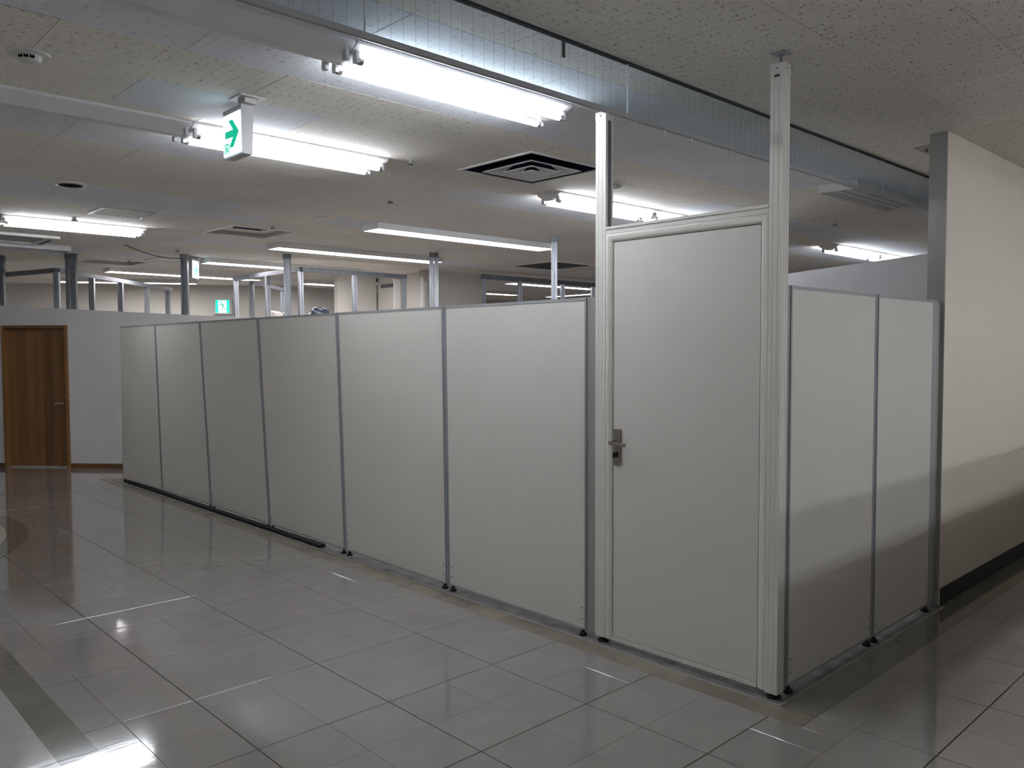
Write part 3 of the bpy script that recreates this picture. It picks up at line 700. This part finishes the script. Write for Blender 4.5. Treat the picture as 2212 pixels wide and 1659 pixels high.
def sprinkler(px, py, label, s=1.0, grp='sprinkler heads'):
    c = onz(px, py, ZC); s *= 1.25
    t = thing('sprinkler_head', (c.x, c.y, ZC), label, 'sprinkler', grp)
    MB().lathe((c.x, c.y, ZC), [(.036*s, 0), (.035*s, -.004), (.014*s, -.008)], 20).build('escutcheon', 'detector', t, smooth=True, fix=True)
    MB().lathe((c.x, c.y, ZC-.008), [(.013*s, 0), (.015*s, -.016), (.019*s, -.026), (.010*s, -.030)], 16).build('head', 'alu_bright', t, smooth=True, fix=True)
    MB().lathe((c.x, c.y, ZC-.028), [(.0185*s, 0), (.0185*s, -.008)], 16).build('heat_cap', 'black', t, fix=True)
sprinkler(843, 430, 'small sprinkler head between the cone diffuser and the lit batten lamps')
sprinkler(589, 487, 'small sprinkler head at the edge of the square slotted vent')
sprinkler(1803, 480, 'small sprinkler head below the unlit box lamp')
sprinkler(160, 470, 'small sprinkler head right beside the batten lamp near the wooden door', 1.3)
sprinkler(383, 538, 'small sprinkler head near the top of the cabled steel stud')
sprinkler(279, 561, 'small sprinkler head at the corner of the far slotted vent')
sprinkler(887, 345, 'small white sprinkler hook at the end of the lamp behind the arrow sign', .6)
c = onz(693, 466, ZC)
o = MB().lathe((c.x, c.y, ZC), [(.070, 0), (.068, -.006), (.050, -.006), (.046, -.002), (.046, -.0005)], 28).build('blank_rose', 'detector', loc=(c.x, c.y, ZC), smooth=True, fix=True); tag(o, 'flat round ceiling cap near the first box lamp', 'ceiling cap')
p = onz(1331, 402, ZC)
t = thing('ceiling_sensor', (p.x-.03, p.y, ZC), 'small rectangular ceiling sensor box behind the ivory door post', 'sensor')
MB().box(p.x-.10, p.x+.03, p.y-.03, p.y+.05, ZC-.014, ZC-.0005).build('body', 'vent_white', t, bevel=.003)
MB().box(p.x-.09, p.x+.02, p.y-.02, p.y+.03, ZC-.0155, ZC-.014).build('window', 'duct_grey', t)
p = onz(1999, 316, ZC)
t = thing('ceiling_bracket', (p.x+.04, p.y, ZC), 'small pale bracket plate on the ceiling beside the wall end', 'bracket')
MB().box(p.x-.02, p.x+.20, p.y-.06, p.y+.06, ZC-.008, ZC-.0005).build('plate', 'vent_panel', t)
MB().cyl((p.x+.05, p.y+.01, ZC-.008), (p.x+.05, p.y+.01, ZC-.010), .010, 10).build('hole', 'black', t, fix=True); MB().cyl((p.x+.10, p.y+.03, ZC-.008), (p.x+.10, p.y+.03, ZC-.010), .010, 10).build('hole', 'black', t, fix=True)
# ceiling cassette air conditioner at the left edge
t = thing('air_conditioner', (-.96, 8.07, ZC), 'white ceiling cassette air conditioner near the wooden door', 'air conditioner')
sq(MB(), -.96, 8.07, .27, .395, ZC-.030, ZC).build('panel', 'vent_white', t, bevel=.006)
MB().box(-1.23, -.69, 7.80, 8.34, ZC-.012, ZC-.0005).build('intake', 'vent_panel', t)
MB().box(-1.18, -.74, 7.715, 7.765, ZC-.034, ZC-.030).build('outlet', 'duct_grey', t); MB().box(-.645, -.60, 7.85, 8.29, ZC-.034, ZC-.030).build('outlet', 'duct_grey', t)

# ------------------------------------------------------------------ exit signs
def arrow_sign(org, ydir, xdir, label, sc_=1.0):
    """hanging sign; face seen from -xdir side; org = top centre at ceiling; ydir along the face (away), xdir into the body"""
    yd = Vector(ydir).normalized(); xd = Vector(xdir).normalized(); O = Vector(org); t = thing('exit_sign', org, label, 'exit sign', None)
    def pt(x, y, z): return O+xd*x*sc_+yd*y*sc_+Vector((0, 0, z*sc_))
    def B(x0, x1, y0, y1, z0, z1, taper=0):
        b = MB(); vs = [(x0, y0), (x1, y0), (x1, y1), (x0, y1)]
        b.add([pt(x+(taper if x == x0 else -taper), y, z0) for x, y in vs]+[pt(x, y, z1) for x, y in vs], [(3, 2, 1, 0), (4, 5, 6, 7), (0, 1, 5, 4), (1, 2, 6, 5), (2, 3, 7, 6), (3, 0, 4, 7)]); return b
    B(-.065, .065, -.125, .01, -.007, 0).build('ceiling_plate', 'sign_body', t, fix=True)
    B(-.030, .030, -.095, -.02, -.030, -.006).build('stem', 'sign_body', t, fix=True)
    B(-.032, .032, -.055, .150, -.270, -.030, .006).build('case', 'sign_body', t, fix=True)
    f = B(-.0335, -.030, -.050, .146, -.262, -.056).build('lit_face', 'sign_face', t, fix=True)
    X0, X1 = -.0345, -.0336
    def poly(pts, nm='arrow', m='sign_green'):
        MB().prism([pt(X0, y, z) for y, z in pts], xd*(X1-X0)*sc_).build(nm, m, f, fix=True)
    zc = -.157; yc = -.03
    poly([(yc+.113, zc+.069), (yc+.068, zc+.067), (yc, zc), (yc+.063, zc-.068), (yc+.108, zc-.066), (yc+.063, zc-.019), (yc+.153, zc-.016), (yc+.152, zc+.018), (yc+.063, zc+.017)])
    a, e, zt_, zb_ = yc+.158, yc+.113, zc-.043, zc-.093
    for pts in ([(a, zt_), (e, zt_), (e, zt_-.006), (a, zt_-.006)], [(a, zt_-.006), (a-.007, zt_-.006), (a-.007, zb_), (a, zb_)], [(e+.007, zt_-.006), (e, zt_-.006), (e, zb_), (e+.007, zb_)],
                [(a-.014, zt_-.010), (a-.019, zt_-.010), (a-.019, zt_-.015), (a-.014, zt_-.015)], [(a-.012, zt_-.018), (a-.026, zt_-.016), (a-.031, zt_-.030), (a-.025, zt_-.032), (a-.014, zt_-.026)], [(a-.017, zt_-.028), (a-.024, zt_-.030), (a-.016, zt_-.047), (a-.010, zt_-.046)], [(a-.025, zt_-.030), (a-.036, zt_-.038), (a-.034, zt_-.042), (a-.024, zt_-.036)]):
        poly(pts, 'pictogram')
    return t
arrow_sign((-1.315, 1.660, ZC), (0, 1, 0), (1, 0, 0), 'hanging lit sign with a big green arrow and running-man mark')
s2 = onz(427, 566, 2.73)
arrow_sign((1.315, 8.655, ZC), (-.69, -.72, 0), (-.72, .69, 0), 'small far hanging lit sign with a green arrow beside the cabled stud', 1.1)
# running-man exit box on the far wall
wd = (Vector((4.78, 12.48, 0))-Vector((-3.0, 17.9, 0))).normalized(); wn = Vector((wd.y, -wd.x, 0))
dd = ray(482.5, 663); a0 = Vector((4.78, 12.48, 0)); tt = (a0-CAM).dot(wn)/dd.dot(wn); sp_ = CAM+dd*tt
t = thing('exit_sign', sp_, 'green and white running-man exit box on the far beige wall', 'exit sign')
K = 1.10
def W(u, n, v): return sp_+wd*u*K+wn*n+Vector((0, 0, v*K))
MB().obox(W(-.160, 0, -.135), wd*.32*K, wn*.09, (0, 0, .27*K)).build('case', 'sign_body', t, fix=True)
ff = MB().obox(W(-.115, .09, -.108), wd*.23*K, wn*.003, (0, 0, .225*K)).build('lit_face', 'sign_face', t, fix=True)
def G(pts, nm, m='sign_green_bright'): MB().prism([W(u, .093, v) for u, v in pts], wn*.0012).build(nm, m, ff, fix=True)
G([(-.115, -.108), (-.070, -.108), (-.070, .117), (-.115, .117)], 'green_bar'); G([(.070, -.108), (.115, -.108), (.115, .117), (.070, .117)], 'green_bar')
G([(-.07, .106), (.07, .106), (.07, .117), (-.07, .117)], 'green_bar')
G([(-.042, .066), (-.022, .066), (-.018, .086), (-.032, .094), (-.045, .084)], 'man_head', 'sign_green')
G([(-.030, .060), (.005, .052), (.028, .005), (.006, -.004), (-.010, .030)], 'man_body', 'sign_green')
G([(-.030, .060), (-.048, .038), (-.070, .034), (-.070, .026), (-.042, .028), (-.020, .046)], 'man_arm', 'sign_green'); G([(-.005, .058), (.030, .052), (.052, .028), (.046, .022), (.026, .040), (.0, .046)], 'man_arm', 'sign_green')
G([(.006, .0), (.014, -.012), (-.018, -.060), (-.020, -.075), (-.036, -.075), (-.030, -.055)], 'man_leg', 'sign_green'); G([(.012, .004), (.028, .006), (.040, -.034), (.070, -.036), (.070, -.046), (.032, -.046)], 'man_leg', 'sign_green')

# ------------------------------------------------------------------ steel studs and stud frames
def stud_mesh(b, x, y, z0, z1, w=.07, d=.045, ang=0.0, lip=.008):
    """C-section stud with a folded lip"""
    c, s = math.cos(ang), math.sin(ang); k = .0016*1.5
    pts = [(-w/2, d/2), (-w/2, -d/2), (-w*.12, -d/2), (-w*.08, -d/2+.007), (w*.08, -d/2+.007), (w*.12, -d/2), (w/2, -d/2), (w/2, d/2)]
    return b.prism([(x+px*c-py*s, y+px*s+py*c, z0) for px, py in pts], (0, 0, z1-z0))
A45 = YAW-math.pi/2
def steel_stud(pxs, py, label, w, m='galv', ang=A45):
    c, s = math.cos(ang), math.sin(ang); t = None
    for px in pxs:
        p = onz(px, py, ZC)
        if t is None: t = thing('steel_stud', (p.x, p.y, 0), label, 'stud', 'steel studs up to the ceiling')
        stud_mesh(MB(), p.x, p.y, 0, ZC-.03, w, .05, ang).build('shaft', m, t, fix=True)
        w2 = w/2+(.004 if len(pxs) == 1 else 0)
        MB().prism([(p.x+a*c-e*s, p.y+a*s+e*c, ZC-.06) for a, e in ((-w2, -.030), (w2, -.030), (w2, .030), (-w2, .030))], (0, 0, .0595)).build('top_track', 'galv_dark', t, fix=True)
    return p
steel_stud((1197,), 512, 'plain steel stud to the ceiling in front of the right-hand frame', .065)
steel_stud((932, 942.5), 546, 'doubled steel stud of two channels before the beige wall stub', .055)
steel_stud((620,), 549, 'plain steel stud standing before the boxed steel frame', .085)
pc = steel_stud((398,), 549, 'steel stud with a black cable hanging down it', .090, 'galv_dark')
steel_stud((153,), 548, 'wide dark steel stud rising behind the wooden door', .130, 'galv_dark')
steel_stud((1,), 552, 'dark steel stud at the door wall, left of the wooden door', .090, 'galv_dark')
# black cable slung from the ceiling to the stud
a = onz(270, 528, ZC); cp = [a+Vector((0, 0, -.006))]
for k in range(1, 9):
    u = k/8; q_ = a.lerp(Vector((pc.x-.05, pc.y-.06, ZC)), u); q_.z = ZC-.006-.045*math.sin(math.pi*u)-.06*u; cp.append(q_)
e = Vector((pc.x-.055, pc.y-.065, 0))
cp += [e+Vector((0, 0, 2.55)), e+Vector((.005, 0, 2.2)), e+Vector((0, 0, 1.85))]
o = MB().path(cp, .0045, 6).build('cable', 'rubber', loc=a); tag(o, 'thin black cable slung from the ceiling down a steel stud', 'cable')
def frame(label, nodes, studs, z, hdr=.06, w=.06, m='galv', ext=None):
    """stud frame: header runs through the nodes, studs stand below it"""
    t = thing('stud_frame', (nodes[0][0], nodes[0][1], 0), label, 'stud frame')
    for (a, c) in zip(nodes[:-1], nodes[1:]):
        A = Vector((a[0], a[1], z-hdr)); D = Vector((c[0]-a[0], c[1]-a[1], 0)); n = Vector((-D.y, D.x, 0)).normalized()
        MB().obox(A-n*.032, D, n*.064, (0, 0, hdr)).build('header', 'galv_dark', t, fix=True)
    for (x, y, an) in studs: stud_mesh(MB(), x, y, 0, z-hdr+.001, w, .045, an).build('stud', m, t, fix=True)
    return t
n0 = [onz(0, 590, 2.6), onz(124, 579, 2.6), onz(370, 622, 2.6)]
st = []
for px, py in ((122, 590), (198, 597), (260, 607), (317, 617), (362, 624)):
    # on the vertical plane through nodes 1 and 2
    A, Bv = n0[1], n0[2]; nn = Vector((-(Bv-A).y, (Bv-A).x, 0)); d = ray(px, py); q_ = CAM+d*((A-CAM).dot(nn)/d.dot(nn)); st.append((q_.x, q_.y, A45))
frame('slanting steel stud frame standing behind the wooden door wall', [(v.x, v.y) for v in n0], st, 2.6, w=.075)
E0 = (2.35, 7.70)
yc_ = onx(580, 640, 2.37).y; fx_ = ony(766, 640, 7.68).x
frame('boxed steel stud frame over the low white shelf partition', [(2.36, 9.70), (2.36, 7.68), (4.08, 7.68)],
      [(2.36, 9.66, 0), (2.36, yc_, 0), (2.36, 7.70, 0), (fx_, 7.68, 0), (4.05, 7.68, 0)], 2.62, w=.062)
q1 = onz(543, 606, 2.62); q2 = onz(611, 622, 2.62); q3 = onz(736, 627, 2.62); q4 = onz(852, 612, 2.62)
frame('rear diagonal run of the boxed steel stud frame', [(q1.x, q1.y), (q2.x, q2.y)], [(q1.x, q1.y, A45), (q2.x, q2.y, A45)], 2.62, w=.075)
frame('rear right run of the boxed steel stud frame', [(q3.x, q3.y), (q4.x, q4.y)], [(q3.x, q3.y, A45)], 2.62, w=.075)
f3 = [ony(px, 606, 7.5).x for px in (1045, 1123, 1215, 1281)]
frame('right-hand steel stud frame beside the beige wall stub', [(f3[0]-.04, 7.5), (8.5, 7.5)], [(x, 7.5, A45*.5) for x in f3], 2.70, hdr=.075, w=.07)
o = MB().box(ony(859, 630, 7.75).x-.06, ony(859, 630, 7.75).x+.06, 7.745, 7.775, 0, 2.56).build('filler_board', 'wall_beige', loc=(ony(859, 630, 7.75).x, 7.76, 0)); tag(o, 'narrow beige board standing at the corner of the boxed steel frame', 'board')
# white pipe on the wall piece behind
c = ony(911, 620, 8.14)
t = thing('wall_pipe', (c.x, 8.12, 0), 'cream vertical pipe with a box on top beside the wall stub', 'pipe')
MB().cyl((c.x, 8.10, 0), (c.x, 8.10, ZC-.12), .045, 16).build('pipe', 'vent_white', t, smooth=True)
MB().box(c.x-.03, c.x+.11, 8.03, 8.16, ZC-.18, ZC).build('junction_box', 'vent_panel', t)
# low white partition with shelf rails under the boxed frame
t = thing('low_partition', (3.2, 7.68, 0), 'low white partition with a flat top shelf under the boxed steel frame', 'partition')
MB().box(2.40, 4.02, 7.715, 7.765, 0, 1.945).build('front_board', 'panel_white', t)
MB().box(2.395, 2.445, 7.77, 9.62, 0, 1.945).build('side_board', 'panel_white', t)
MB().box(2.395, 4.02, 7.715, 8.00, 1.946, 1.985).build('top_shelf', 'ivory', t); MB().box(2.395, 2.62, 8.00, 9.62, 1.946, 1.985).build('side_shelf', 'ivory', t)
# clutter on the shelf
bp = ony(692, 672, 7.84)
n = 18; b = MB(); vs = []; fs = []; rg = 7
for i in range(rg):
    ph = (math.pi/2)*i/(rg-1)
    for j in range(n):
        th = 2*math.pi*j/n; r = math.cos(ph)**.6; wob = 1+.10*math.sin(3*th+i)+.05*math.sin(7*th)
        vs.append((bp.x+.155*r*wob*math.cos(th), 7.86+.10*r*wob*math.sin(th), 1.985+.105*math.sin(ph)*(1+.12*math.sin(2*th+1))))
for i in range(rg-1):
    for j in range(n): fs.append((i*n+j, i*n+(j+1) % n, (i+1)*n+(j+1) % n, (i+1)*n+j))
fs.append(tuple(range(n-1, -1, -1))); fs.append(tuple(range((rg-1)*n, rg*n)))
t = thing('plastic_bag', (bp.x, 7.86, 1.985), 'crumpled dark plastic bag lying on the partition shelf', 'bag')
b.add(vs, fs).build('bag_body', 'bag_plastic', t, smooth=True, fix=True)
MB().prism([(bp.x+.02, 7.755, 1.9855), (bp.x+.12, 7.755, 1.9855), (bp.x+.115, 7.755, 2.03)], (0, .004, 0)).build('paper_tag', 'tape_white', t, fix=True)
hp = onx(597, 672, 2.46)
t = thing('small_appliance', (2.46, hp.y, 1.985), 'small white plastic appliance with a round opening lying on the partition shelf', 'appliance')
h = MB().box(2.42, 2.50, hp.y-.10, hp.y+.12, 1.985, 2.045).warp(lambda p: (p.x, p.y, p.z+(.03 if p.z > 2.0 and p.y > hp.y else 0))).build('body', 'white_plastic', t, bevel=.02)
MB().cyl((2.4205, hp.y, 2.02), (2.416, hp.y, 2.02), .022, 16).build('opening', 'vent_panel', t, fix=True)
q_ = MB(); pts = []
for k in range(13):
    th = math.pi*k/12; pts.append((2.46, hp.y-.26+.10*math.cos(th), 1.995+.045*math.sin(th)))
q_.path(pts, .009, 8).build('handle', 'white_plastic', t, smooth=True)
# potted plant whose leaf tips show above the wall
lp = onz(302, 672, 1.9); pd = Vector((1.75, 10.6, 0))
A, Bv = n0[1], n0[2]; nn = Vector((-(Bv-A).y, (Bv-A).x, 0)); d = ray(302, 676); q_ = CAM+d*((A-CAM).dot(nn)/d.dot(nn)); q_ += Vector((-.25, -.10, 0))
t = thing('potted_plant', (q_.x, q_.y, 0), 'tall green plant whose leaf tips rise above the door wall', 'plant')
MB().lathe((q_.x, q_.y, 0), [(.14, 0), (.18, .32), (.165, .32), (.15, .28)], 20).build('pot', 'vent_white', t, smooth=True, fix=True)
MB().cyl((q_.x, q_.y, .28), (q_.x, q_.y, 1.70), .012, 8).build('stem', 'leaf', t)
for k in range(9):
    th = k*2.4; dv = Vector((math.cos(th), math.sin(th), 0)); sv = Vector((-dv.y, dv.x, 0)); o_ = Vector((q_.x, q_.y, 1.66+.03*(k % 3)))
    ln = .24+.05*(k % 4); P = [o_, o_+dv*ln*.4+sv*.022+Vector((0, 0, ln*.62)), o_+dv*ln*.62+Vector((0, 0, ln)), o_+dv*ln*.4-sv*.022+Vector((0, 0, ln*.62))]
    MB().prism(P, dv*.002).build('leaf', 'leaf', t, fix=True)
# slanting white partition inside the booth, behind the short wing
a = onz(1702, 591, 2.2); c = onz(2003, 548, 2.2); d = (a-c); A = c-d*.26; n = Vector((d.y, -d.x, 0)).normalized()
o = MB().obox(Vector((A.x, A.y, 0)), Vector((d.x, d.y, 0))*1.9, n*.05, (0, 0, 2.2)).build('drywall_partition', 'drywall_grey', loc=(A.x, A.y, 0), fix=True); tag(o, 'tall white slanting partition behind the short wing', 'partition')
